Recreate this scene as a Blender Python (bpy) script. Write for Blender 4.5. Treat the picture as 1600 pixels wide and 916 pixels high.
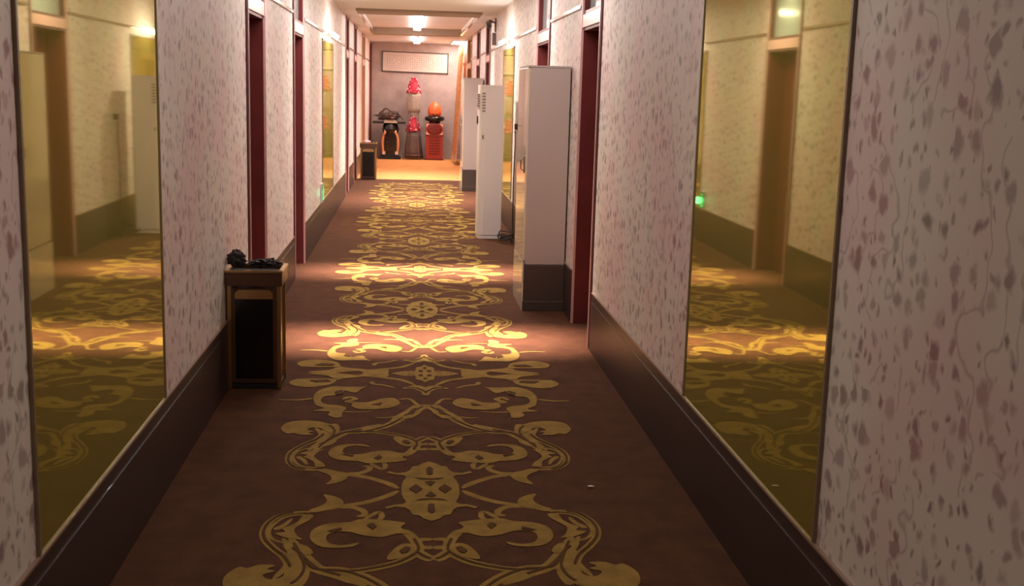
import bpy, bmesh, math, random
from mathutils import Vector, Matrix, noise
random.seed(7)
for o in list(bpy.data.objects): bpy.data.objects.remove(o)
C = bpy.context.scene.collection
SC = bpy.context.scene
# ---------------------------------------------------------------- camera
F, CX, CY, H = 1796.0, 800.0, 458.0, 1.55
R = ((0.99593876, -0.01209719, -0.08921686), (-0.08574416, 0.17476518, -0.98086955), (0.02745776, 0.98453583, 0.17301815))
cam = bpy.data.objects.new('camera', bpy.data.cameras.new('camera')); C.objects.link(cam)
M = Matrix(R).to_4x4(); M.translation = Vector((0, 0, H)); cam.matrix_world = M
cam.data.sensor_width = 36; cam.data.lens = F / 1600 * 36; cam.data.clip_start = .05; cam.data.clip_end = 200
SC.camera = cam
SC.view_settings.view_transform = 'Standard'; SC.view_settings.look = 'None'; SC.view_settings.gamma = 1
SC.view_settings.use_curve_mapping = False
SC.view_settings.exposure = 0.0
w = bpy.data.worlds.new('world'); SC.world = w; w.use_nodes = True
w.node_tree.nodes['Background'].inputs[0].default_value = (1, .85, .75, 1); w.node_tree.nodes['Background'].inputs[1].default_value = .05
# ---------------------------------------------------------------- lamp powers, used by the lamp builders below
P_SLOT = 46.0    # narrow recessed louvre lights above the bedroom doors
P_NEAR = 8.0     # unseen fill lights added in the near half
P_TUBE = 120.0    # far tube lights
P_END = 38.0
# ---------------------------------------------------------------- helpers
XL, XR, XC, ZC = -.93, 1.115, .0925, 2.54
Y0, YE = -2.5, 26.1
def s2l(c): return tuple(((v/255)/12.92 if v/255 <= .04045 else ((v/255+.055)/1.055)**2.4) for v in c)
def mat(name, col, rough=.6, metal=0, spec=.5, emit=0, var=0, scale=20, bump=0, bscale=200, trans=0, coat=0, stretch=None):
    m = bpy.data.materials.new(name); m.use_nodes = True; nt = m.node_tree; b = nt.nodes['Principled BSDF']
    b.inputs['Base Color'].default_value = (*col, 1); b.inputs['Roughness'].default_value = rough
    b.inputs['Metallic'].default_value = metal; b.inputs['Specular IOR Level'].default_value = spec
    b.inputs['Coat Weight'].default_value = coat
    if trans: b.inputs['Transmission Weight'].default_value = trans
    if emit:
        b.inputs['Emission Color'].default_value = (*col, 1); b.inputs['Emission Strength'].default_value = emit
    if var or bump:
        tc = nt.nodes.new('ShaderNodeNewGeometry'); mp = nt.nodes.new('ShaderNodeMapping'); nt.links.new(tc.outputs['Position'], mp.inputs['Vector'])
        if stretch: mp.inputs['Scale'].default_value = stretch
    if var:
        n = nt.nodes.new('ShaderNodeTexNoise'); n.inputs['Scale'].default_value = scale; n.inputs['Detail'].default_value = 5
        nt.links.new(mp.outputs[0], n.inputs['Vector'])
        r = nt.nodes.new('ShaderNodeValToRGB'); r.color_ramp.elements[0].position = .3; r.color_ramp.elements[1].position = .7
        r.color_ramp.elements[0].color = (*[v*(1-var) for v in col], 1); r.color_ramp.elements[1].color = (*[min(1, v*(1+var)) for v in col], 1)
        nt.links.new(n.outputs['Fac'], r.inputs[0]); nt.links.new(r.outputs[0], b.inputs['Base Color'])
    if bump:
        n2 = nt.nodes.new('ShaderNodeTexNoise'); n2.inputs['Scale'].default_value = bscale
        nt.links.new(mp.outputs[0], n2.inputs['Vector'])
        bp = nt.nodes.new('ShaderNodeBump'); bp.inputs['Strength'].default_value = bump; bp.inputs['Distance'].default_value = .01
        nt.links.new(n2.outputs['Fac'], bp.inputs['Height']); nt.links.new(bp.outputs[0], b.inputs['Normal'])
    return m
def emat(name, col, s):
    m = bpy.data.materials.new(name); m.use_nodes = True; nt = m.node_tree; nt.nodes.clear()
    e = nt.nodes.new('ShaderNodeEmission'); e.inputs[0].default_value = (*col, 1); e.inputs[1].default_value = s
    o = nt.nodes.new('ShaderNodeOutputMaterial'); nt.links.new(e.outputs[0], o.inputs[0]); return m

def box(bm, x0, y0, z0, x1, y1, z1, bev=0):
    t = bmesh.new()
    bmesh.ops.create_cube(t, size=1, matrix=Matrix.Translation(((x0+x1)/2, (y0+y1)/2, (z0+z1)/2)) @ Matrix.Diagonal((abs(x1-x0), abs(y1-y0), abs(z1-z0), 1)))
    if bev: bmesh.ops.bevel(t, geom=list(t.edges), offset=bev, segments=2, affect='EDGES', profile=.5)
    me = bpy.data.meshes.new('t'); t.to_mesh(me); t.free(); bm.from_mesh(me); bpy.data.meshes.remove(me)
def prism(bm, pts, vec):
    """closed outline (3-D points) pushed along vec"""
    a = [bm.verts.new(p) for p in pts]; b = [bm.verts.new(Vector(p)+Vector(vec)) for p in pts]
    n = len(pts); bm.faces.new(a); bm.faces.new(b[::-1])
    for i in range(n): bm.faces.new((a[i], b[i], b[(i+1) % n], a[(i+1) % n]))
def lathe(bm, prof, c=(0, 0, 0), n=24, sx=1, sy=1):
    rings = []
    for r, z in prof:
        rings.append([bm.verts.new((c[0]+sx*r*math.cos(2*math.pi*i/n), c[1]+sy*r*math.sin(2*math.pi*i/n), c[2]+z)) for i in range(n)])
    for a, b in zip(rings, rings[1:]):
        for i in range(n): bm.faces.new((a[i], a[(i+1) % n], b[(i+1) % n], b[i]))
    bm.faces.new(rings[0][::-1]); bm.faces.new(rings[-1])
def tube(bm, pts, r, n=8):
    pts = [Vector(p) for p in pts]; rs = r if isinstance(r, (list, tuple)) else [r]*len(pts); rings = []
    for i, p in enumerate(pts):
        d = (pts[min(i+1, len(pts)-1)] - pts[max(i-1, 0)]).normalized()
        u = d.cross(Vector((0, 0, 1)) if abs(d.z) < .9 else Vector((1, 0, 0))).normalized(); v = d.cross(u)
        rings.append([bm.verts.new(p + (u*math.cos(2*math.pi*k/n)+v*math.sin(2*math.pi*k/n))*rs[i]) for k in range(n)])
    for a, b in zip(rings, rings[1:]):
        for k in range(n): bm.faces.new((a[k], a[(k+1) % n], b[(k+1) % n], b[k]))
    bm.faces.new(rings[0][::-1]); bm.faces.new(rings[-1])
def crom(pts, k=6, closed=False):
    P = [Vector(p) for p in pts]; n = len(P); out = []
    for i in range(n if closed else n-1):
        if closed: a, b, c, d = P[(i-1) % n], P[i], P[(i+1) % n], P[(i+2) % n]
        else: a, b, c, d = P[max(i-1, 0)], P[i], P[i+1], P[min(i+2, n-1)]
        for j in range(k):
            t = j/k
            out.append(.5*((2*b)+(c-a)*t+(2*a-5*b+4*c-d)*t*t+(3*b-3*c+d-a)*t**3))
    if not closed: out.append(P[-1])
    return out
def obj(name, bm, m, parent=None, smooth=False):
    bmesh.ops.recalc_face_normals(bm, faces=list(bm.faces))
    me = bpy.data.meshes.new(name); bm.to_mesh(me); bm.free()
    if smooth:
        for p in me.polygons: p.use_smooth = True
    for x in (m if isinstance(m, (list, tuple)) else [m]): me.materials.append(x)
    o = bpy.data.objects.new(name, me); C.objects.link(o)
    if parent: o.parent = parent
    return o
def bobj(name, boxes, m, parent=None, bev=0):
    bm = bmesh.new()
    for b in boxes: box(bm, *b, bev=bev)
    return obj(name, bm, m, parent)
def struct(o): o['kind'] = 'structure'; return o
def tag(o, label, cat, group=None):
    o['label'] = label; o['category'] = cat
    if group: o['group'] = group
    return o
def empty(name, loc=(0, 0, 0), rz=0):
    o = bpy.data.objects.new(name, None); C.objects.link(o); o.location = loc; o.rotation_euler = (0, 0, rz); o.empty_display_size = .1; return o
def copy_tree(o, parent=None):
    c = o.copy(); C.objects.link(c); c.parent = parent
    for ch in list(o.children): copy_tree(ch, c)
    return c
def area(name, loc, sx, sy, power, col=(1, .84, .7), spread=180, parent=None, rot=(0, 0, 0)):
    l = bpy.data.lights.new(name, 'AREA'); l.shape = 'RECTANGLE'; l.size = sx; l.size_y = sy; l.energy = power; l.color = col; l.spread = math.radians(spread)
    o = bpy.data.objects.new(name, l); C.objects.link(o); o.location = loc; o.rotation_euler = rot
    if parent: o.parent = parent
    return o
# ---------------------------------------------------------------- materials
def wallpaper(name, strength=1.0, base=(227, 218, 210), u='Y'):
    m = bpy.data.materials.new(name); m.use_nodes = True; nt = m.node_tree; N = nt.nodes; L = nt.links
    b = N['Principled BSDF']; b.inputs['Roughness'].default_value = .5; b.inputs['Specular IOR Level'].default_value = .3
    g = N.new('ShaderNodeNewGeometry'); sp = N.new('ShaderNodeSeparateXYZ'); L.new(g.outputs['Position'], sp.inputs[0])
    cb = N.new('ShaderNodeCombineXYZ'); L.new(sp.outputs[u], cb.inputs[0]); L.new(sp.outputs['Z'], cb.inputs[1])
    def math_(op, a, bb=None, cl=False):
        n = N.new('ShaderNodeMath'); n.operation = op; n.use_clamp = cl
        for i, v in enumerate((a, bb)):
            if v is None: continue
            if isinstance(v, (int, float)): n.inputs[i].default_value = v
            else: L.new(v, n.inputs[i])
        return n.outputs[0]
    nz = N.new('ShaderNodeTexNoise'); nz.noise_dimensions = '2D'; nz.inputs['Scale'].default_value = 13; nz.inputs['Detail'].default_value = 3; L.new(cb.outputs[0], nz.inputs['Vector'])
    # bent coordinate
    sub = N.new('ShaderNodeVectorMath'); sub.operation = 'SUBTRACT'; L.new(nz.outputs['Color'], sub.inputs[0]); sub.inputs[1].default_value = (.5, .5, .5)
    sc = N.new('ShaderNodeVectorMath'); sc.operation = 'MULTIPLY'; L.new(sub.outputs[0], sc.inputs[0]); sc.inputs[1].default_value = (.07, .05, 0)
    ad = N.new('ShaderNodeVectorMath'); ad.operation = 'ADD'; L.new(cb.outputs[0], ad.inputs[0]); L.new(sc.outputs[0], ad.inputs[1])
    def petals(sx, sy, rad, soft, keep):
        mp = N.new('ShaderNodeMapping'); L.new(ad.outputs[0], mp.inputs[0]); mp.inputs['Scale'].default_value = (sx, sy, 1); mp.inputs['Rotation'].default_value = (0, 0, .12); mp.inputs['Location'].default_value = (sx*.37, sy*.11, 0)
        v = N.new('ShaderNodeTexVoronoi'); v.voronoi_dimensions = '2D'; v.inputs['Scale'].default_value = 1; v.inputs['Randomness'].default_value = .85; L.new(mp.outputs[0], v.inputs['Vector'])
        s = N.new('ShaderNodeSeparateColor'); L.new(v.outputs['Color'], s.inputs[0])
        rr = math_('MULTIPLY', s.outputs[0], rad*.7); rr = math_('ADD', rr, rad*.5)
        d = math_('SUBTRACT', rr, v.outputs['Distance']); d = math_('DIVIDE', d, soft, True)
        k = math_('GREATER_THAN', s.outputs[1], 1-keep); d = math_('MULTIPLY', d, k)
        a = math_('MULTIPLY', s.outputs[2], .6); a = math_('ADD', a, .4)
        return math_('MULTIPLY', d, a)
    p1 = petals(14, 12, .36, .2, .75); p2 = petals(25, 17, .3, .2, .6)
    # stems: thin, wavy, nearly vertical
    wv = N.new('ShaderNodeTexNoise'); wv.noise_dimensions = '2D'; wv.inputs['Scale'].default_value = 5; L.new(cb.outputs[0], wv.inputs['Vector'])
    off = math_('MULTIPLY', math_('SUBTRACT', wv.outputs['Fac'], .5), .35)
    su = math_('ADD', sp.outputs[u], off); su = math_('MULTIPLY', su, 9.0); fr = math_('FRACT', su); dd = math_('ABSOLUTE', math_('SUBTRACT', fr, .5))
    st = math_('SUBTRACT', 1, math_('DIVIDE', dd, .085), True)
    br = N.new('ShaderNodeTexNoise'); br.noise_dimensions = '2D'; br.inputs['Scale'].default_value = 3.6; br.inputs['Detail'].default_value = 1; L.new(cb.outputs[0], br.inputs['Vector'])
    st = math_('MULTIPLY', st, math_('GREATER_THAN', br.outputs['Fac'], .5)); st = math_('MULTIPLY', st, .5)
    mk = math_('MAXIMUM', math_('MAXIMUM', p1, p2), st); mk = math_('MULTIPLY', mk, strength)
    tint = N.new('ShaderNodeTexNoise'); tint.noise_dimensions = '2D'; tint.inputs['Scale'].default_value = 1.7; L.new(cb.outputs[0], tint.inputs['Vector'])
    tr = N.new('ShaderNodeValToRGB'); tr.color_ramp.elements[0].position = .42; tr.color_ramp.elements[1].position = .62
    tr.color_ramp.elements[0].color = (*s2l((116, 98, 100)), 1); tr.color_ramp.elements[1].color = (*s2l((140, 82, 92)), 1); L.new(tint.outputs['Fac'], tr.inputs[0])
    br2 = N.new('ShaderNodeValToRGB'); br2.color_ramp.elements[0].position = .42; br2.color_ramp.elements[1].position = .66
    br2.color_ramp.elements[0].color = (*s2l(base), 1); br2.color_ramp.elements[1].color = (*s2l((base[0], base[1]-12, base[2]-6)), 1); L.new(tint.outputs['Fac'], br2.inputs[0])
    mx = N.new('ShaderNodeMix'); mx.data_type = 'RGBA'; L.new(mk, mx.inputs['Factor']); L.new(br2.outputs[0], mx.inputs['A']); L.new(tr.outputs[0], mx.inputs['B'])
    L.new(mx.outputs['Result'], b.inputs['Base Color']); return m
M_wall = wallpaper('floral_wallpaper', .76)
M_wall_end = mat('mottled_wallpaper', s2l((166, 148, 142)), .7, var=.14, scale=5)
M_ceil = mat('ceiling_paint', s2l((228, 222, 217)), .55, var=.03, scale=2)
M_beam = mat('shaded_beam', s2l((158, 138, 120)), .7)  # shade of the unlit beam undersides put into the colour
M_carpet = mat('carpet_ground', (.074, .0270, .0140), .95, spec=.1, var=.28, scale=9, bump=.5, bscale=260)
M_motif = mat('carpet_gold_yarn', (.28, .172, .043), .95, spec=.1, var=.22, scale=14, bump=.5, bscale=260)
M_inner = mat('carpet_inner_ground', (.086, .038, .014), .95, spec=.1, var=.2, scale=9, bump=.5, bscale=260)
for m_ in (M_carpet, M_motif, M_inner):
    b_ = m_.node_tree.nodes['Principled BSDF']; b_.inputs['Sheen Weight'].default_value = .14; b_.inputs['Sheen Roughness'].default_value = .45; b_.inputs['Sheen Tint'].default_value = (1, .62, .38, 1)
M_tan = mat('tan_carpet', s2l((205, 140, 84)), .9, spec=.1, var=.12, scale=4)
M_base = mat('dark_baseboard', s2l((58, 42, 40)), .42, var=.12, scale=6, coat=.2)
M_basetop = mat('baseboard_cap', s2l((150, 124, 108)), .35)
M_mar = mat('maroon_lacquer', s2l((104, 42, 42)), .4, var=.12, scale=8)
M_mard = mat('dark_maroon_lacquer', s2l((84, 26, 28)), .35)
M_bead = mat('pink_moulding', s2l((216, 170, 166)), .3)
M_rail = mat('rail_metal', s2l((170, 150, 130)), .18, metal=.8)
M_pane = mat('transom_glass', s2l((176, 190, 188)), .08, spec=.8, coat=.5)
M_white = mat('white_enamel', s2l((214, 204, 198)), .35)
M_cream = mat('cream_enamel', s2l((222, 208, 186)), .16, coat=.6)
M_grey = mat('grey_enamel', s2l((186, 172, 168)), .5)
M_plinth = mat('brown_plinth', s2l((76, 62, 56)), .5)
M_black = mat('black_gloss', s2l((16, 13, 14)), .2, coat=.3)
M_blackm = mat('black_matt', s2l((28, 22, 22)), .6)
M_gold = mat('gold_metal', (.52, .33, .14), .28, metal=.9)
M_brown = mat('brown_frame', s2l((92, 62, 46)), .3, metal=.35)
M_edge = mat('mirror_edging', s2l((132, 112, 86)), .4)
M_stone = mat('dark_pebbles', s2l((42, 34, 32)), .7, var=.3, scale=60)
M_cable = mat('black_cable', s2l((22, 20, 20)), .5)
M_wood = mat('orange_wood', s2l((214, 150, 92)), .4, var=.1, scale=6, stretch=(8, 8, 1))
M_woodd = mat('brown_wood', s2l((150, 98, 48)), .4, var=.15, scale=6, stretch=(8, 8, 1))
M_cloth = mat('orange_cloth', s2l((226, 164, 112)), .9, var=.15, scale=20)
M_red = mat('red_lacquer', s2l((160, 50, 38)), .35, var=.08, scale=20)
M_redd = mat('dark_red_lacquer', s2l((112, 34, 26)), .35)
M_orange = mat('orange_ceramic', s2l((232, 104, 56)), .35, var=.2, scale=30)
M_ivory = mat('ivory_inlay', s2l((228, 200, 178)), .4)
M_amber = mat('amber_scroll', s2l((222, 142, 88)), .35)
M_drift = mat('driftwood', s2l((84, 62, 52)), .5, var=.4, scale=30)
M_petal = mat('crimson_petals', s2l((176, 40, 62)), .7, var=.5, scale=60)
M_petalp = mat('pale_pink_petals', s2l((240, 176, 180)), .7)
M_leafp = mat('olive_wrap', s2l((156, 140, 126)), .6, var=.15, scale=30)
M_greyw = mat('grey_wrap', s2l((96, 76, 72)), .6, var=.2, scale=25)
M_wire = mat('stand_wire', s2l((130, 112, 100)), .4, metal=.5)
M_paper = mat('scroll_paper', s2l((205, 188, 178)), .8, var=.03, scale=9)
M_ink = mat('grey_ink', s2l((120, 98, 92)), .8)
M_cctv = mat('grey_plastic', s2l((132, 116, 112)), .5)
M_signg = mat('dark_green_plate', s2l((10, 60, 30)), .4)
M_green = emat('green_sign_light', (.05, 1, .25), 3.0)
M_lamp = emat('lamp_diffuser', (1, .88, .84), 20)
M_lampdim = emat('lamp_diffuser_warm', (1, .85, .7), 3)
# gold tinted mirror: smooth tinted reflection with olive haze painted in as diffuse colour
def gold_mirror():
    m = bpy.data.materials.new('gold_tinted_mirror'); m.use_nodes = True; nt = m.node_tree; N = nt.nodes; L = nt.links
    b = N['Principled BSDF']; b.inputs['Base Color'].default_value = (.60, .575, .225, 1); b.inputs['Metallic'].default_value = 1; b.inputs['Roughness'].default_value = .03
    d = N.new('ShaderNodeBsdfDiffuse'); d.inputs[0].default_value = (.38, .305, .065, 1)
    g = N.new('ShaderNodeNewGeometry'); n = N.new('ShaderNodeTexNoise'); n.inputs['Scale'].default_value = 1.6; n.inputs['Detail'].default_value = 4; L.new(g.outputs['Position'], n.inputs['Vector'])
    r = N.new('ShaderNodeMapRange'); r.inputs['To Min'].default_value = .34; r.inputs['To Max'].default_value = .46; L.new(n.outputs['Fac'], r.inputs['Value'])
    mx = N.new('ShaderNodeMixShader'); L.new(r.outputs[0], mx.inputs[0]); L.new(b.outputs[0], mx.inputs[1]); L.new(d.outputs[0], mx.inputs[2])
    L.new(mx.outputs[0], N['Material Output'].inputs[0]); return m
M_mirror = gold_mirror()
# ---------------------------------------------------------------- carpet floor with woven scrolls
def px2f(x, y):
    d = (Matrix(R) @ Vector(((x-CX)/F, -(y-CY)/F, -1))); t = -H/d.z
    return d.x*t, d.y*t
YA, YB = 4.32, 6.187
XM = .093
def crop(s, ox, oy):
    def f(p):
        X, Y = px2f(p[0]/s+ox, p[1]/s+oy)
        xm = .080 + (Y-4.32)*.0052       # centre line as it runs in the photo
        u = abs(X-xm); return (0 if u < .022 else u, abs(Y-YA))
    return f
A, B, Cc, D = crop(4.242, 340, 700), crop(2.286, 320, 640), crop(3.054, 420, 400), crop(6.154, 420, 560)
strokes, polys, holes = [], [], []
def S(f, pts, w0, w1=None): strokes.append(([f(p) for p in pts], w0, w1 or w0))
def Pg(f, pts): polys.append([f(p) for p in pts])
def Hl(f, pts): holes.append([f(p) for p in pts])
# cell round the big medallion
S(A, [(1175,285),(1100,320),(960,362),(800,388),(650,415),(560,428)], .032)
Pg(A, [(800,388),(805,352),(755,325),(678,312),(700,345),(690,370),(640,395),(588,412),(590,428),(640,430),(720,410)])
S(A, [(760,395),(870,395),(940,420),(945,448),(895,455)], .035, .02)
S(A, [(600,425),(500,428),(400,445),(320,490),(278,550),(285,610),(340,670),(410,725),(445,790),(435,850),(380,910)], .024, .04)
S(A, [(595,455),(520,445),(420,462),(345,510),(310,560),(340,610),(440,640),(540,690)], .013)
S(A, [(350,545),(420,510),(465,470)], .03, .012)
Pg(A, [(540,450),(610,450),(585,480),(530,510),(480,545),(500,590),(530,612),(450,605),(390,590),(350,570),(420,560),(400,540),(450,520),(510,490)])
S(A, [(420,640),(500,690),(570,760),(640,810),(780,850),(950,916)], .055)
S(A, [(600,800),(700,815),(850,820),(1000,800),(1150,765),(1250,720),(1300,680),(1280,620),(1220,560),(1150,545)], .04)
S(A, [(545,800),(540,850),(510,900),(480,930)], .03)
S(A, [(440,700),(480,760),(500,830),(470,890)], .02)
Pg(A, [(470,640),(560,655),(600,700),(560,715),(500,705)])
Pg(A, [(1090,745),(1120,690),(1195,640),(1290,650),(1315,700),(1250,722),(1180,735)])
Hl(A, [(1170,690),(1215,662),(1250,670),(1225,700),(1190,708)])
Pg(A, [(585,612),(590,560),(640,525),(720,505),(850,495),(950,475),(1210,498),(1185,530),(1240,572),(1160,572),(1060,595),(940,585),(850,562),(760,560),(700,580),(690,612),(720,640),(800,650),(905,633),(860,660),(740,668),(640,655)])
Hl(A, [(960,520),(1000,505),(1030,525),(1000,548)])
Hl(A, [(690,560),(790,535),(800,550),(730,562)])
S(A, [(940,480),(1010,440),(1050,430),(1062,460),(1030,490)], .022)
S(A, [(1300,645),(1310,612),(1410,610)], .028); S(A, [(1310,662),(1410,665)], .03); S(A, [(1285,690),(1350,728),(1412,742)], .05)
polys.append([(0,.34),(.03,.315),(.045,.285),(.07,.275),(.082,.225),(.10,.20),(.135,.192),(.165,.215),(.175,.197),(.14,.172),(.108,.165),(.094,.145),(.106,.10),(.113,.05),(.113,0),(0,0)])
holes += [[(.030,0),(.057,.052),(.084,0)], [(0,.03),(.022,.082),(0,.09)], [(0,.165),(.012,.175),(.014,.24),(0,.27)], [(0,.108),(.035,.112),(.068,.135),(.035,.126),(0,.118)]]
Pg(B, [(265,70),(290,48),(350,41),(420,48),(455,70),(440,85),(405,68),(378,66),(358,74),(385,80),(362,84),(378,91),(335,92),(310,86),(285,88)])
S(B, [(380,150),(430,112),(456,85),(445,62),(400,48)], .04); S(B, [(360,148),(398,120),(408,92),(390,66)], .022)
S(B, [(430,115),(480,85),(560,80),(640,60),(700,30),(735,0)], .05); S(Cc, [(630,770),(690,740),(732,712)], .06)
# cell round the small medallion
def Bpos(u, v): return (u, (YB-YA)-v)
polys.append([Bpos(0, .20)] + [Bpos(.062*math.sin(t)*(1+.08*math.cos(8*t)), .18*math.cos(t)*(1+.06*math.cos(8*t))) for t in [k*math.pi/24 for k in range(1, 12)]] + [Bpos(.066, 0), Bpos(0, 0)])
holes.append([Bpos(.012, .03), Bpos(.012, .07), Bpos(.035, .06), Bpos(.035, .03)]); holes.append([Bpos(0, .10), Bpos(0, .14), Bpos(.014, .12)])
S(D, [(1200,150),(1300,165),(1400,170)], .02); S(D, [(1390,160),(1300,140),(1180,150)], .03)
S(D, [(1280,292),(1380,285),(1440,300),(1480,330),(1520,358)], .04); S(D, [(1340,280),(1420,270),(1490,300),(1525,330)], .03)
S(D, [(640,210),(760,180),(950,175),(1150,195),(1280,215),(1400,262)], .03); S(D, [(980,225),(1000,250),(1100,262),(1210,290)], .03, .015)
Pg(D, [(430,440),(418,370),(480,310),(600,275),(740,278),(900,278),(940,270),(880,300),(820,335),(720,315),(700,340),(640,360),(530,370),(490,400),(500,430),(560,450),(640,455),(730,480),(690,530),(680,572),(600,572),(550,545),(570,518),(410,508),(520,485),(450,460)])
Hl(D, [(620,330),(700,310),(705,345),(640,362)])
Pg(D, [(780,460),(820,430),(950,425),(1060,395),(1180,385),(1245,420),(1240,450),(1150,480),(1000,495),(850,492)])
Hl(D, [(960,455),(1080,430),(1060,458)])
S(D, [(700,400),(760,375),(820,395),(740,420),(850,430)], .03)
S(D, [(80,400),(250,405),(410,390)], .012, .03); S(D, [(700,515),(850,520),(1000,510)], .02, .008)
Pg(D, [(185,240),(240,208),(330,200),(600,200),(645,212),(600,250),(500,270),(350,282),(240,268)]); Hl(D, [(380,215),(560,212),(590,230),(440,238)])
Pg(D, [(360,150),(560,140),(700,150),(850,165),(940,135),(1130,110),(1140,150),(1080,160),(900,182),(640,200),(560,172)])
Pg(D, [(1150,612),(1180,570),(1280,520),(1380,455),(1470,460),(1435,540),(1360,580),(1280,588),(1210,618)]); Hl(D, [(1310,550),(1360,500),(1410,480),(1380,540)])
S(D, [(1000,575),(1120,575),(1250,560)], .01, .03); S(D, [(1240,400),(1340,395),(1420,450),(1480,470),(1560,470)], .02)
HALF = YB-YA
def ribbon(pts, w0, w1):
    P = crom([(u, v, 0) for u, v in pts], 5); n = len(P); L_, R_ = [], []
    for i, p in enumerate(P):
        d = P[min(i+1, n-1)]-P[max(i-1, 0)]; d.normalize(); q = Vector((-d.y, d.x, 0)); t = i/(n-1)
        wd = (w0+(w1-w0)*t)*.5*(min(1, .35+5*min(t, 1-t)))
        L_.append(p+q*wd); R_.append(p-q*wd)
    return L_, R_
def build_floor():
    bm = bmesh.new()
    def quad(v, mi):
        f = bm.faces.new([bm.verts.new(p) for p in v]); f.material_index = mi; return f
    quad([(XL-.3, Y0, 0), (XR+.3, Y0, 0), (XR+.3, 19.9, 0), (XL-.3, 19.9, 0)], 0)
    z = .0006
    for k in range(-2, 10):
        base = YA + 2*HALF*(k//2) if k % 2 == 0 else YA + 2*HALF*(k//2) + 2*HALF
        sv = 1 if k % 2 == 0 else -1
        if base > 19.9 - (0 if sv < 0 else HALF) or base < 0: continue
        for su in (-1, 1):
            zz = z + (.00003 if k % 2 else 0) + .00001*su
            def tr(u, v, zc): return (XM+su*u, base+sv*v, zc)
            for pts, a, b_ in strokes:
                L_, R_ = ribbon(pts, a, b_); zz += .00005
                for i in range(len(L_)-1):
                    quad([tr(L_[i].x, L_[i].y, zz), tr(L_[i+1].x, L_[i+1].y, zz), tr(R_[i+1].x, R_[i+1].y, zz), tr(R_[i].x, R_[i].y, zz)], 1)
                if max(a, b_) >= .04:          # woven dark vein along the wide stems
                    zv = z+.0035+(zz-z)*.25; V1, V2 = ribbon(pts, .010, .010); m0, m1 = int(len(V1)*.12), int(len(V1)*.8)
                    for i in range(m0, m1):
                        quad([tr(V1[i].x, V1[i].y, zv), tr(V1[i+1].x, V1[i+1].y, zv), tr(V2[i+1].x, V2[i+1].y, zv), tr(V2[i].x, V2[i].y, zv)], 2)
            for pts in polys:
                zz += .00005
                Q = [Vector((u, v, 0)) for u, v in pts]
                Q = crom(Q, 3, True) if min(p[0] for p in pts) > .005 else Q
                quad([tr(q.x, q.y, zz) for q in Q], 1)
            for pts in holes:
                quad([tr(u, v, z+.0045+(.0004 if k % 2 else 0)+.0001*su) for u, v in pts], 2)
    me = bpy.data.meshes.new('floor')
    for f in bm.faces:
        if f.normal.z < 0: f.normal_flip()
    bm.normal_update()
    for f in bm.faces:
        if f.normal.z < 0: f.normal_flip()
    bm.to_mesh(me); bm.free()
    for m in (M_carpet, M_motif, M_inner): me.materials.append(m)
    o = bpy.data.objects.new('floor', me); C.objects.link(o); return struct(o)
build_floor()
fe = bpy.data.meshes.new('floor'); fe.from_pydata([(XL-.3, 19.9, 0), (XR+.3, 19.9, 0), (XR+.3, YE+.1, 0), (XL-.3, YE+.1, 0)], [], [(0, 1, 2, 3)]); fe.materials.append(M_tan)
fo = bpy.data.objects.new('floor_end_lobby', fe); C.objects.link(fo); struct(fo)
# ---------------------------------------------------------------- walls (segments between door recesses)
WT = .22
DL = [(6.75, 7.49), (9.35, 10.18), (16.70, 17.42), (19.05, 19.86)]
DR = [(6.90, 7.63), (9.48, 10.40), (16.72, 17.62), (19.20, 20.10)]
DLe = DL + [(22.1, 23.3)]
DRe = DR + [(21.9, 23.4)]
def wall(name, x0, x1, doors):
    bx = []; y = Y0
    for a, b in doors: bx.append((x0, y, 0, x1, a, 2.9)); y = b
    bx.append((x0, y, 0, x1, YE+.2, 2.9))
    struct(bobj(name, bx, M_wall))
wall('wall_left', XL-WT, XL, DLe); wall('wall_right', XR, XR+WT, DRe)
struct(bobj('wall_end', [(XL-WT, YE, 0, XR+WT, YE+.15, 2.9)], M_wall_end))
struct(bobj('wall_back', [(XL-WT, Y0-.15, 0, XR+WT, Y0, 2.9)], M_wall))
# ceiling: flat near part, coffered far part, beams across
struct(bobj('ceiling', [(XL-WT, Y0, ZC, XR+WT, 15.2, ZC+.3), (XL-WT, 15.2, ZC, -.72, YE, ZC+.3), (.90, 15.2, ZC, XR+WT, YE, ZC+.3), (-.72, 15.2, ZC+.1, .90, 22.1, ZC+.3), (-.72, 22.1, ZC, .90, YE, ZC+.3)], M_ceil))
struct(bobj('trim_ceiling_beam', [(-.72, 15.2, 2.51, .9, 15.9, ZC+.1)], M_beam))
struct(bobj('trim_ceiling_beam_far', [(-.72, 21.75, 2.52, .9, 22.1, ZC+.1)], M_beam))
struct(bobj('trim_coffer_edge', [(-.735, 15.9, ZC-.012, -.70, 21.75, ZC+.02), (.88, 15.9, ZC-.012, .915, 21.75, ZC+.02)], M_cream))
# baseboards, wall rails
def gaps(doors, pad, a=Y0, b=YE):
    out = []; y = a
    for d0, d1 in doors:
        out.append((y, d0-pad)); y = d1+pad
    out.append((y, b)); return out
for side, X, s, dd in (('left', XL, 1, DLe), ('right', XR, -1, DRe)):
    g = gaps(dd, .085)
    struct(bobj('baseboard_'+side, [(X, a, 0, X+s*.012, b, .30) for a, b in g]+[(X, a, .30, X+s*.009, b, .349) for a, b in g], M_base))
    bb = bobj('trim_baseboard_cap_'+side, [(X, a, .349, X+s*.012, b, .357) for a, b in g], M_basetop); struct(bb)
    gr = gaps(dd, .085)
    struct(bobj('trim_rail_'+side, [(X, a, 2.10, X+s*.014, b, 2.122) for a, b in gr], M_rail))
struct(bobj('trim_corner', [(XL, YE-.05, .36, XL+.05, YE, 2.5), ], M_mar))
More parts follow.
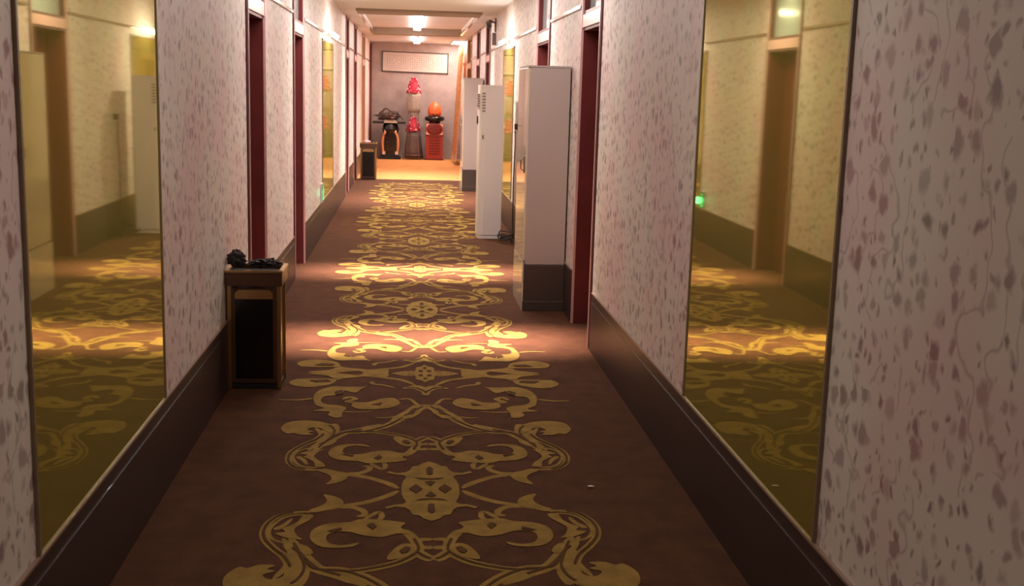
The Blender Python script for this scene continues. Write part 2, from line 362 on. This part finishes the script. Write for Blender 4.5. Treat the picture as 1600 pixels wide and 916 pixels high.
# ---------------------------------------------------------------- doors: recessed, maroon jambs, moulded casing, transom above
M_wpale = mat('pale_tan_wood', s2l((196, 156, 124)), .5)
def door(n, X, s, a, b, woody=False):
    """s = +1 left wall (faces +X), -1 right wall"""
    m1, m2, m3 = ((M_wpale,)*3 if s > 0 else (M_woodd, M_woodd, M_wood)) if woody else (M_mar, M_mard, M_bead)
    r = struct(empty('door_%d' % n, (X, (a+b)/2, 0)))
    hy = (b-a)/2
    o = lambda nm, bx, m: bobj(nm, bx, m, r)
    def bx(x0, y0, z0, x1, y1, z1): return (s*x0, y0, z0, s*x1, y1, z1)
    o('jamb', [bx(-.20, hy-.012, 0, -.001, hy, 1.97), bx(-.20, -hy, 0, -.001, -hy+.012, 1.97), bx(-.20, -hy, 1.95, -.001, hy, 1.97)], m1)
    lf = o('leaf', [bx(-.21, -hy+.012, .005, -.165, hy-.012, 1.95), bx(-.165, -hy+.12, .15, -.158, hy-.12, .85), bx(-.165, -hy+.12, 1.0, -.158, hy-.12, 1.8)], m1)
    hb = bmesh.new(); box(hb, s*-.165, -hy+.05, .93, s*-.15, -hy+.09, 1.13, .004); tube(hb, [(s*-.155, -hy+.07, 1.03), (s*-.12, -hy+.07, 1.03), (s*-.118, -hy+.17, 1.03)], .008)
    obj('handle', hb, M_gold, lf)
    for e in (-1, 1):
        y0 = e*hy; y1 = e*(hy+.05)
        o('casing', [bx(0, min(y0+e*.022, y1), 0, .009, max(y0+e*.022, y1), 2.535)], m2)
        o('bead', [bx(0, min(y0, y0+e*.022), 0, .013, max(y0, y0+e*.022), 2.535)], m3)
    o('header', [bx(-.20, -hy, 1.97, .009, hy, 2.05)], m3)
    tr = o('transom_frame', [bx(-.06, -hy, 2.05, .0, hy, 2.075), bx(-.06, -hy, 2.5, 0, hy, 2.535), bx(-.06, -hy, 2.075, 0, -hy+.03, 2.5), bx(-.06, hy-.03, 2.075, 0, hy, 2.5)], m2)
    bobj('pane', [bx(-.045, -hy+.03, 2.075, -.035, hy-.03, 2.5)], M_pane, tr)
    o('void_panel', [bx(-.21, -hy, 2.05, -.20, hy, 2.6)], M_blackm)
    return r
k = 1
for a, b in DL: door(k, XL, 1, a, b); k += 1
for a, b in DR: door(k, XR, -1, a, b); k += 1
door(k, XL, 1, *DLe[-1], woody=True); door(k+1, XR, -1, *DRe[-1], woody=True)
# ---------------------------------------------------------------- gold mirrors on the walls
def mirror(X, s, a, b, label, z1=2.03):
    r = empty('wall_mirror', (X, (a+b)/2, .357)); hy = (b-a)/2; h = z1-.357
    t = .006
    bobj('mirror_glass', [(s*.001, -hy+.008, .0, s*t, hy-.008, h)], M_mirror, r)
    for e in (-1, 1): bobj('edge_strip', [(s*.001, min(e*(hy-.012), e*hy), 0, s*(t+.004), max(e*(hy-.012), e*hy), h)], M_edge, r)
    bobj('top_strip', [(s*.001, -hy, h-.012, s*(t+.004), hy, h+.006)], M_edge, r)
    return tag(r, label, 'mirror')
mirror(XL, 1, 2.84, 4.37, 'large gold tinted mirror panel on left wall, nearest the camera')
mirror(XR, -1, 2.89, 4.43, 'large gold tinted mirror panel on right wall, nearest the camera')
mirror(XL, 1, 12.3, 13.95, 'distant narrow looking gold mirror on left wall beside green exit light')
mirror(XR, -1, 12.7, 14.2, 'distant gold mirror on right wall seen between cabinet and air conditioner')
# ---------------------------------------------------------------- glowing tubes over the far mirrors, added for reflected ceiling lights
def glare_tube(X, s, y, label):
    r = empty('mirror_glare_tube', (X, y, 2.10))
    bobj('bracket', [(0, -.05, -.02, s*.02, .05, .03), (0, -.012, 0, s*.08, .012, .012)], M_gold, r)
    bm = bmesh.new(); tube(bm, [(s*.085, -.34, 0), (s*.085, .34, 0)], .022, 12); obj('tube', bm, M_lamp, r, True)
    area('lamp_light', (s*.085, 0, -.03), .06, .6, 2.2, parent=r, col=(1, .88, .8))
    return tag(r, label, 'lamp')
glare_tube(XL, 1, 13.1, 'glowing tube added for ceiling light glare above the far left mirror')
glare_tube(XR, -1, 13.4, 'glowing tube added for ceiling light glare above the far right mirror')
# ---------------------------------------------------------------- ceiling lamps
def slot_light(y, label, glow, power=P_SLOT, z=ZC, spread=27):
    r = empty('recessed_slot_light', (XC, y, z)); q = .85 if z == ZC else .7
    bobj('frame', [(-q, -.09, -.014, q, -.05, .0), (-q, .05, -.014, q, .09, .0), (-q-.05, -.09, -.014, -q, .09, 0), (q, -.09, -.014, q+.05, .09, 0)], M_white, r)
    bobj('diffuser', [(-q, -.05, -.006, q, .05, -.001)], M_lampdim, r)
    area('lamp_light', (0, 0, -.012), 2*q, .06, power, parent=r, col=(1, .83, .70), spread=spread)
    area('lamp_glow', (0, 0, -.016), 2*q, .08, glow, parent=r, col=(1, .89, .82))
    return tag(r, label, 'ceiling light')
slot_light(7.06, 'long recessed ceiling slot light between the two nearest doors', 24)
slot_light(9.76, 'long recessed ceiling slot light between the second pair of doors', 58)
slot_light(16.15, 'slot light added across the coffered ceiling to brighten the far carpet', 10, 75, ZC+.1, 75)  # extra light, added because the far carpet stayed too dark
def fill_light(x, y, label, power=P_NEAR, z=ZC):  # unseen fill lights added to brighten walls and carpet
    r = empty('fill_light', (x, y, z))
    bm = bmesh.new(); lathe(bm, [(.09, 0), (.095, -.006), (.085, -.014), (.07, -.014), (.068, -.002)]); obj('rim', bm, M_white, r, True)
    bm = bmesh.new(); lathe(bm, [(.066, -.008), (.066, -.003)]); obj('diffuser', bm, M_lampdim, r)
    area('lamp_light', (0, 0, -.02), .12, .12, power, parent=r, col=(1, .87, .79))
    return tag(r, label, 'ceiling light')
fill_light(XC, -.4, 'added ceiling fill light behind the camera', 15)
fill_light(XC, 3.6, 'added ceiling fill light between the two nearest mirrors', 13)
fill_light(XC, 13.2, 'added ceiling fill light between the two far mirrors', 80)
def tube_light(x, y0, y1, z, w_, label, power, spread):
    r = empty('tube_light', (x, (y0+y1)/2, z)); h = (y1-y0)/2
    bobj('housing', [(-w_/2+.02, -h, -.02, w_/2-.02, h, 0)], M_white, r)
    bobj('diffuser', [(-w_/2, -h+.01, -.05, w_/2, h-.01, -.02)], M_lamp, r, bev=.008)
    area('lamp_light', (0, 0, -.055), w_, 2*h-.1, power, parent=r, col=(1, .90, .83), spread=spread)
    return tag(r, label, 'ceiling light')
tube_light(.09, 16.4, 21.5, ZC+.098, .13, 'long bright tube light along the middle of the coffered ceiling', P_TUBE, 95)
tube_light(.10, 22.7, 25.2, ZC-.001, .13, 'short tube light on the ceiling just before the end wall', 7, 150)
r = empty('panel_light', (1.0, 24.9, ZC))
bobj('frame', [(-.17, -.95, -.02, .115, -.92, 0), (-.17, .92, -.02, .115, .95, 0), (-.17, -.92, -.02, -.15, .92, 0), (.095, -.92, -.02, .115, .92, 0)], M_white, r)
bobj('diffuser', [(-.15, -.92, -.012, .095, .92, -.002)], M_lamp, r)
area('lamp_light', (-.03, 0, -.03), .25, 1.7, P_END, parent=r, col=(1, .82, .68))
tag(r, 'bright ceiling panel light above the wooden doorway on the right', 'ceiling light')
# ---------------------------------------------------------------- litter bins with ashtray top
def make_bin():
    r = empty('ashtray_bin', (0, 0, 0)); W, Dp = .135, .12
    bobj('body', [(-W+.012, -Dp+.012, .015, W-.012, Dp-.012, .52)], M_brown, r)
    for x in (-1, 1):
        for y in (-1, 1): bobj('corner_post', [(x*(W-.02), y*(Dp-.02), 0, x*W, y*Dp, .535)], M_gold, r)
    bobj('front_frame', [(-.115, -Dp-.004, .03, -.095, -Dp+.014, .52), (.095, -Dp-.004, .03, .115, -Dp+.014, .52), (-.115, -Dp-.004, .03, .115, -Dp+.014, .05)], M_brown, r)
    bm = bmesh.new(); prism(bm, [(-.095, -Dp-.006, .468), (.095, -Dp-.006, .468), (.095, -Dp-.006, .498), (.075, -Dp-.006, .515), (-.075, -Dp-.006, .515), (-.095, -Dp-.006, .498)], (0, .02, 0)); obj('flap_bar', bm, M_gold, r)
    bobj('front_panel', [(-.095, -Dp-.002, .05, .095, -Dp+.016, .468)], M_black, r)
    bobj('plinth', [(-W+.006, -Dp+.004, 0, W-.006, Dp-.004, .022)], M_blackm, r)
    bobj('ashtray', [(-W-.008, -Dp-.012, .535, W+.008, -Dp+.004, .605), (-W-.008, Dp-.004, .535, W+.008, Dp+.012, .605), (-W-.008, -Dp, .535, -W+.008, Dp, .605), (W-.008, -Dp, .535, W+.008, Dp, .605), (-W, -Dp, .535, W, Dp, .55)], M_brown, r, bev=.002)
    bobj('rim', [(-W-.012, -Dp-.016, .605, W+.012, -Dp+.006, .615), (-W-.012, Dp-.006, .605, W+.012, Dp+.016, .615), (-W-.012, -Dp, .605, -W+.01, Dp, .615), (W-.01, -Dp, .605, W+.012, Dp, .615)], M_gold, r)
    bobj('sand_bed', [(-W+.008, -Dp+.004, .55, W-.008, Dp-.004, .59)], M_stone, r)
    return r
b1 = make_bin(); b1.location = (-.785, 5.96, .005); tag(b1, 'brown and gold ashtray bin beside left wall, nearest, with black rubbish on top', 'bin', 'ashtray bins along the left wall')
b2 = copy_tree(b1); b2.location = (-.715, 19.80, .005); tag(b2, 'small looking gold ashtray bin standing far along the left wall', 'bin', 'ashtray bins along the left wall')
def blob(seed, rad, sc=(1, 1, 1), amp=.25, fq=3, sub=3):
    bm = bmesh.new(); bmesh.ops.create_icosphere(bm, subdivisions=sub, radius=1)
    for v in bm.verts:
        d = v.co.normalized(); k_ = 1+amp*noise.noise(d*fq+Vector((seed, seed*.7, 0)))+.4*amp*noise.noise(d*fq*3+Vector((seed, 0, 3)))
        v.co = Vector((d.x*rad*sc[0], d.y*rad*sc[1], d.z*rad*sc[2]))*k_
    return bm
o = obj('rubbish_bag', blob(3, .045, (1, 1, .95), .4, 2.5, 4), M_stone); o.location = (-.875, 5.90, .668); tag(o, 'round crumpled black rubbish bag on the left end of near bin', 'rubbish bag')
o = obj('crumpled_wrapper', blob(9, .05, (1.5, .9, .42), .55, 4, 4), M_stone); o.location = (-.738, 5.93, .645); tag(o, 'flat dark crumpled wrapper lying across the near bin top', 'rubbish')
# pale cigarette ends cup rim on the far bin
o = obj('crumpled_tissue', blob(5, .035, (1.6, .8, .7), .6, 4), M_petalp); o.location = (-.74, 19.8, .637); tag(o, 'pale crumpled tissue on top of the far ashtray bin', 'tissue')
# ---------------------------------------------------------------- tall cabinets by the right wall
def make_cabinet():
    r = empty('tall_cabinet', (0, 0, 0)); W, Dp = .148, .34     # half sizes
    bobj('body', [(-W+.012, -Dp, .33, W, Dp, 1.725)], M_grey, r, bev=.006)
    bobj('plinth', [(-W+.004, -Dp-.012, 0, W, Dp+.01, .33)], M_plinth, r, bev=.004)
    bobj('plinth_rail', [(-W+.0, -Dp-.02, 0, W, Dp+.01, .07)], M_plinth, r, bev=.004)
    d = bobj('door', [(-W-.004, -Dp+.005, .36, -W+.012, Dp-.005, 1.715)], M_cream, r, bev=.004)
    bobj('lit_side_skirt', [(-W-.006, -Dp+.0, .0, -W+.004, Dp+.005, .35)], M_cream, r)  # lit side of the skirting, its brightness put into the cream colour
    hb = bmesh.new(); box(hb, -W-.012, -Dp+.06, .98, -W-.002, -Dp+.09, 1.1, .003); tube(hb, [(-W-.01, -Dp+.075, 1.0), (-W-.03, -Dp+.075, 1.01), (-W-.03, -Dp+.075, 1.07), (-W-.01, -Dp+.075, 1.08)], .005)
    obj('handle', hb, M_rail, d)
    bobj('top_panel', [(-W-.002, -Dp-.004, 1.718, W, Dp+.002, 1.73)], M_grey, r)
    return r
c1 = make_cabinet(); c1.location = (.957, 8.42, 0); tag(c1, 'tall grey cabinet with dark base by right wall, nearest of the two', 'cabinet', 'tall cabinets along the right wall')
c2 = copy_tree(c1); c2.location = (.94, 18.2, 0); tag(c2, 'far pale cabinet with dark base behind the white air conditioner', 'cabinet', 'tall cabinets along the right wall')
# ---------------------------------------------------------------- floor-standing air conditioner facing the corridor
AC = r = empty('air_conditioner', (.83, 12.32, 0))
bm = bmesh.new(); out = [(.13, -.235), (-.06, -.245), (-.10, -.23), (-.118, -.19), (-.128, 0), (-.118, .19), (-.10, .23), (-.06, .245), (.13, .235)]
prism(bm, [(x, y, .04) for x, y in out], (0, 0, 1.545)); bo = obj('body', bm, M_white, r)
bm = bmesh.new(); prism(bm, [(x*1.0, y*1.02, 1.585) for x, y in out], (0, 0, .02)); obj('top_cover', bm, M_white, r)
bm = bmesh.new(); prism(bm, [(x*.97, y*.97, 0) for x, y in out], (0, 0, .04)); obj('base', bm, M_white, r)
bobj('louvre', [(-.140, -.185+.0, 1.38+i*.024, -.112, .185, 1.392+i*.024) for i in range(6)], M_cctv, r)
bobj('side_vent', [(-.095+.0, -.248, 1.33+i*.03, -.062, -.236, 1.345+i*.03) for i in range(7)], M_cctv, r)
bobj('display', [(-.134, -.06, 1.2, -.120, .06, 1.28)], M_blackm, r)
bobj('side_latch', [(-.09, -.249, 1.05, -.075, -.238, 1.09)], M_cctv, r)
tag(r, 'white floor standing air conditioner with side vents by the right wall', 'air conditioner')
r = empty('power_socket', (XR, 11.88, 1.19))
bobj('plate', [(-.012, -.045, -.045, 0, .045, .045)], M_white, r, bev=.003)
bobj('plug', [(-.055, -.03, -.03, -.012, .03, .03)], M_cable, r, bev=.006)
tag(r, 'socket with black plug high on right wall beside air conditioner', 'socket')
bm = bmesh.new()
cp = [(XR-.05, 11.88, 1.15), (XR-.045, 11.88, 1.0), (XR-.05, 11.9, .6), (XR-.05, 11.86, .15)] + [(XR-.13+.07*math.cos(t), 11.78+.12*math.sin(t), .02+.012*t/2) for t in [i*.6 for i in range(26)]] + [(XR-.18, 12.05, .02), (XR-.2, 12.1, .1)]
tube(bm, crom(cp, 3), .006, 6); o = obj('power_cord', bm, M_cable, AC, True); o.location = (-.83, -12.32, 0)
# ---------------------------------------------------------------- exit light low on the left wall
r = empty('exit_sign', (XL, 12.12, .45))
bobj('housing', [(0, -.07, -.10, .022, .07, .10)], M_white, r, bev=.004)
bobj('plate', [(.022, -.06, -.085, .026, .06, .085)], M_signg, r)
bm = bmesh.new()
def fig(pts): prism(bm, [(.0262, y, z) for y, z in pts], (.002, 0, 0))
fig([(.010+.016*math.cos(t), .056+.018*math.sin(t)) for t in [i*math.pi/5 for i in range(10)]])
fig([(-.012, .035), (.022, .035), (.03, -.01), (.012, -.02), (-.018, -.012)])
fig([(-.012, .035), (-.045, .012), (-.05, -.008), (-.038, -.005), (-.012, .018)])
fig([(.022, .035), (.05, .02), (.045, .005), (.02, .015)])
fig([(-.018, -.012), (-.03, -.045), (-.055, -.06), (-.05, -.075), (-.018, -.06), (.0, -.02)])
fig([(.03, -.01), (.045, -.04), (.035, -.078), (.015, -.078), (.022, -.042), (.005, -.02)])
obj('running_figure', bm, M_green, r)
l = bpy.data.lights.new('lamp_light', 'POINT'); l.energy = .35; l.color = (.1, 1, .35); l.shadow_soft_size = .04; lo = bpy.data.objects.new('lamp_light', l); C.objects.link(lo); lo.parent = r; lo.location = (.07, 0, 0)
tag(r, 'small glowing green exit light low on left wall beside mirror', 'exit sign')
# ---------------------------------------------------------------- camera bracket high on right wall
r = empty('security_camera', (XR, 15.7, 2.42))
bm = bmesh.new(); box(bm, -.02, -.04, -.1, 0, .04, .08, .004); tube(bm, [(-.01, 0, .02), (-.09, 0, .05), (-.10, 0, .0)], .012); obj('bracket', bm, M_cctv, r)
bm = bmesh.new(); tube(bm, [(-.10, -.13, -.03), (-.10, .09, .02)], .034, 14); obj('body', bm, M_cctv, r, True)
bobj('sun_hood', [(-.14, -.15, .01, -.06, .06, .02)], M_cctv, r)
bm = bmesh.new(); tube(bm, [(-.10, -.136, -.031), (-.10, -.128, -.03)], .026, 14); obj('lens', bm, M_black, r)
bobj('junction_box', [(-.05, -.05, -.27, 0, .05, -.11)], M_cctv, r, bev=.006)
tag(r, 'small grey security camera on bracket high on right wall', 'security camera')
# ---------------------------------------------------------------- end wall: framed calligraphy
r = empty('framed_calligraphy', (.075, YE, 2.115))
r.rotation_euler = (0, math.radians(.7), 0)
hw, hh = .735, .225
for nm, b in (('frame_rail', (-hw, -.03, hh-.022, hw, -.002, hh)), ('frame_rail', (-hw, -.03, -hh, hw, -.002, -hh+.022)), ('frame_stile', (-hw, -.03, -hh, -hw+.022, -.002, hh)), ('frame_stile', (hw-.022, -.03, -hh, hw, -.002, hh))):
    bobj(nm, [b], M_plinth, r)
bobj('paper', [(-hw+.02, -.014, -hh+.02, hw-.02, -.006, hh-.02)], M_paper, r)
bx = []; rr = random.Random(4)
for i in range(26):
    x = -.62+i*.05
    for j in range(7):
        z = .14-j*.045
        if rr.random() < .85: bx += [(x, -.0155, z, x+.022, -.0142, z+.004), (x+.008, -.0155, z-.014, x+.012, -.0142, z+.012), (x+.002, -.0155, z-.014, x+.018, -.0142, z-.010)]
bobj('brush_writing', bx, M_ink, r)
tag(r, 'long framed calligraphy scroll hung high on the end wall', 'picture')
# two-tier flower stand
r = empty('flower_stand', (.05, 25.72, 0))
def flowers(zc, hgt, wid, seed):
    rd = random.Random(seed); bm = bmesh.new(); bp = bmesh.new()
    for i in range(120):
        t = rd.random(); a = rd.random()*6.283; rad = wid*(1-.75*t**1.6)*(.78+.22*rd.random())
        p = Vector((rad*math.cos(a), rad*math.sin(a)*.8, hgt*t)); q = bp if rd.random() < .2 else bm
        m_ = Matrix.Translation(p+Vector((0, 0, zc))) @ Matrix.Diagonal((.03, .03, .026, 1)); bmesh.ops.create_icosphere(q, subdivisions=1, radius=1, matrix=m_)
    cone = bmesh.new(); lathe(bm, [(wid*.85, zc), (wid*.8, zc+.1), (wid*.5, zc+hgt*.8), (.02, zc+hgt)], n=12); cone.free()
    n0 = len(bm.faces); me = bpy.data.meshes.new('t'); bp.to_mesh(me); bp.free(); bm.from_mesh(me); bm.faces.ensure_lookup_table()
    for fc in bm.faces[n0:]: fc.material_index = 1
    obj('flower_cluster', bm, [M_petal, M_petalp], r)
flowers(1.45, .32, .15, 1); flowers(.62, .31, .155, 2)
def wrap(z0, z1, r0, r1, m):
    bm = bmesh.new(); n = 28; rings = []
    for k_ in range(5):
        t = k_/4; z = z0+(z1-z0)*t; rd_ = r0+(r1-r0)*t
        rings.append([bm.verts.new(((rd_*(1+.08*math.cos(7*a)))*math.cos(a), (rd_*(1+.08*math.cos(7*a)))*math.sin(a)*.7, z)) for a in [2*math.pi*i/n for i in range(n)]])
    for a, b in zip(rings, rings[1:]):
        for i in range(n): bm.faces.new((a[i], a[(i+1) % n], b[(i+1) % n], b[i]))
    bm.faces.new(rings[0]); bm.faces.new(rings[-1][::-1]); obj('basket_wrap', bm, m, r, True)
wrap(1.02, 1.46, .13, .14, M_leafp); wrap(.04, .63, .20, .145, M_greyw)
for a in (0.5, 2.1, 3.7, 5.3):
    bm = bmesh.new(); tube(bm, [(.26*math.cos(a), .22*math.sin(a), 0), (.12*math.cos(a), .1*math.sin(a), .9), (.09*math.cos(a), .08*math.sin(a), 1.47)], .008, 6); obj('leg', bm, M_wire, r)
for z, q in ((.1, .24), (1.0, .115)):
    bm = bmesh.new()
    tube(bm, [(q*math.cos(a), q*.85*math.sin(a), z) for a in [i*math.pi/10 for i in range(21)]], .006, 6)
    obj('ring', bm, M_wire, r)
tag(r, 'two-tier flower stand with crimson blooms before the end wall', 'flower stand')
# console with scroll pedestal
r = empty('pedestal_console', (-.46, 25.68, 0))
bobj('tabletop', [(-.38, -.17, .775, .34, .17, .82)], M_blackm, r, bev=.005)
bobj('top_edge_inlay', [(-.13, -.178, .795, .16, -.168, .82)], M_ivory, r)
bm = bmesh.new(); box(bm, -.12, -.1, .08, .14, .1, .775); lathe(bm, [(.16, .56), (.19, .66), (.17, .72), (.15, .775)], (0.01, 0, 0), 20); obj('pedestal_body', bm, M_black, r)
bobj('foot', [(-.22, -.15, 0, .24, .15, .06), (-.18, -.13, .06, .2, .13, .10)], M_blackm, r, bev=.006)
for s in (-1, 1):
    bm = bmesh.new(); tube(bm, crom([(.01+s*.08, -.12, .62), (.01+s*.145, -.13, .52), (.01+s*.17, -.13, .38), (.01+s*.165, -.13, .24), (.01+s*.15, -.13, .16)], 5), [.012]+[.026]*19+[.016], 8); obj('scroll_leg', bm, M_amber, r, True)
    bm = bmesh.new(); box(bm, .01+s*.10-.035, -.14, .58, .01+s*.10+.035, -.115, .635, .008); obj('corner_inlay', bm, M_ivory, r)
    bm = bmesh.new(); box(bm, .01+s*.14-.035, -.16, .10, .01+s*.14+.035, -.13, .17, .008); obj('corner_inlay', bm, M_ivory, r)
for i in range(4):
    bm = bmesh.new(); lathe(bm, [(.002, -.02), (.025, 0), (.002, .02)], (.01-.06, -.105, .2+i*.09), 8); obj('stud', bm, M_redd, r)
tag(r, 'black pedestal console with amber scroll legs at left of end wall', 'console table')
# driftwood sculpture
r = empty('driftwood_sculpture', (-.47, 25.66, .826))
rd = random.Random(12)
bm = blob(21, .125, (1.6, .8, .66), .9, 2.6, 4); bmesh.ops.translate(bm, verts=bm.verts, vec=(0, 0, .10)); obj('trunk', bm, M_drift, r, True)
bm = bmesh.new(); box(bm, -.12, -.07, 0, .14, .07, .025, .006); obj('base_slab', bm, M_ivory, r)
for pts, rd_ in (([(-.05, 0, .1), (-.16, 0, .2), (-.08, 0, .27), (.02, 0, .22)], .022), ([(.05, 0, .12), (.17, 0, .17), (.25, 0, .1), (.3, 0, .03)], .016), ([(-.1, 0, .1), (-.22, 0, .13), (-.36, 0, .11)], .012), ([(0, -.03, .12), (.08, -.05, .2), (.2, -.03, .2)], .018), ([(-.12, -.03, .06), (-.22, -.04, .15), (-.14, -.02, .24)], .02)):
    bm = bmesh.new(); P = crom(pts, 6); tube(bm, P, [rd_*(1.6-1.1*i/len(P)) for i in range(len(P))], 8); obj('branch', bm, M_drift, r, True)
bm = blob(31, .05, (1.5, .5, .5), .5, 3, 3); bmesh.ops.translate(bm, verts=bm.verts, vec=(.03, -.075, .09)); obj('bark_patch', bm, M_redd, r, True)
tag(r, 'gnarled dark driftwood sculpture standing on the black console', 'sculpture')
# red altar cabinet
r = empty('red_cabinet', (.515, 25.72, 0))
bobj('lower_body', [(-.185, -.16, .03, .185, .16, .54)], M_red, r, bev=.004)
bobj('carved_panel', [(-.12, -.168, .12+i*.06, .12, -.158, .15+i*.06) for i in range(7)], M_redd, r)
bobj('plinth', [(-.2, -.17, 0, .2, .17, .035)], M_redd, r, bev=.003); bobj('waist_moulding', [(-.2, -.17, .52, .2, .17, .55)], M_redd, r, bev=.003)
bobj('upper_box', [(-.19, -.16, .55, .19, .16, .80)], M_red, r, bev=.004)
bm = bmesh.new(); t = bmesh.new(); lathe(t, [(.155, 0), (.165, .006), (.12, .014)], n=28, sy=.72)
for v in t.verts: v.co = Vector((v.co.x, -.16-v.co.z, .675+v.co.y))
me = bpy.data.meshes.new('t'); t.to_mesh(me); t.free(); bm.from_mesh(me); obj('medallion', bm, M_redd, r)
for sx in (-1, 1):
    for sz in (-1, 1):
        bm = bmesh.new(); x, z = sx*.18, .675+sz*.115; prism(bm, [(x, -.165, z), (x-sx*.075, -.165, z), (x-sx*.03, -.165, z-sz*.025), (x, -.165, z-sz*.08)], (0, .01, 0)); obj('corner_inlay', bm, M_ivory, r)
tag(r, 'narrow red lacquer cabinet with oval medallion by end wall', 'cabinet')
bm = bmesh.new(); lathe(bm, [(.12, 0), (.13, .02), (.12, .04), (.2, .06), (.225, .10), (.215, .14), (.18, .155), (.15, .12)], n=32); o = obj('black_bowl', bm, M_black, None, True); o.location = (.515, 25.72, .80); tag(o, 'wide black bowl on top of the red cabinet', 'bowl')
bm = bmesh.new()
lathe(bm, [(.06, 0), (.12, .03), (.145, .09), (.148, .15), (.14, .21), (.11, .27), (.07, .32), (.02, .35)], n=32)
for v in bm.verts:
    a = math.atan2(v.co.y, v.co.x); k_ = 1+.05*math.cos(8*a); v.co.x *= k_; v.co.y *= k_
o = empty('orange_ornament', (.515, 25.72, .925)); obj('body', bm, M_orange, o, True)
bm = bmesh.new(); lathe(bm, [(.06, 0), (.07, .012), (.03, .03), (.01, .035)], (0, -.12, .07), 12); obj('gold_crest', bm, M_gold, o)
tag(o, 'orange rounded ribbed ornament sitting in the black bowl', 'ornament')
# curtain at the far right
bm = bmesh.new(); n = 40; rings = []
for j in range(13):
    t = j/12; z = 2.46-2.40*t; wd = .10+.13*t**1.2; cx = 1.115-.055-.09*t
    rings.append([])
    for i in range(n+1):
        s_ = i/n; y = 24.0+1.35*s_; x = cx-wd*.35+.028*math.cos(s_*2*math.pi*9)+.0*z
        rings[-1].append(bm.verts.new((x+wd*.1, y, z)))
for a, b in zip(rings, rings[1:]):
    for i in range(n): bm.faces.new((a[i], a[i+1], b[i+1], b[i]))
bmesh.ops.solidify(bm, geom=list(bm.faces), thickness=.006)
r = empty('orange_curtain', (0, 0, 0)); obj('cloth', bm, M_cloth, r, True)
bm = bmesh.new(); tube(bm, [(1.06, 23.9, 2.475), (1.06, 25.45, 2.475)], .012, 10); obj('curtain_rod', bm, M_gold, r)
tag(r, 'long orange curtain hanging by the right wall near the end', 'curtain')
# speck on the carpet
o = obj('paper_scrap', blob(2, .010, (1.3, .8, .35), .4, 3, 2), M_white); o.location = (.732, 4.338, .005); tag(o, 'tiny white paper scrap on the carpet near right wall', 'scrap')
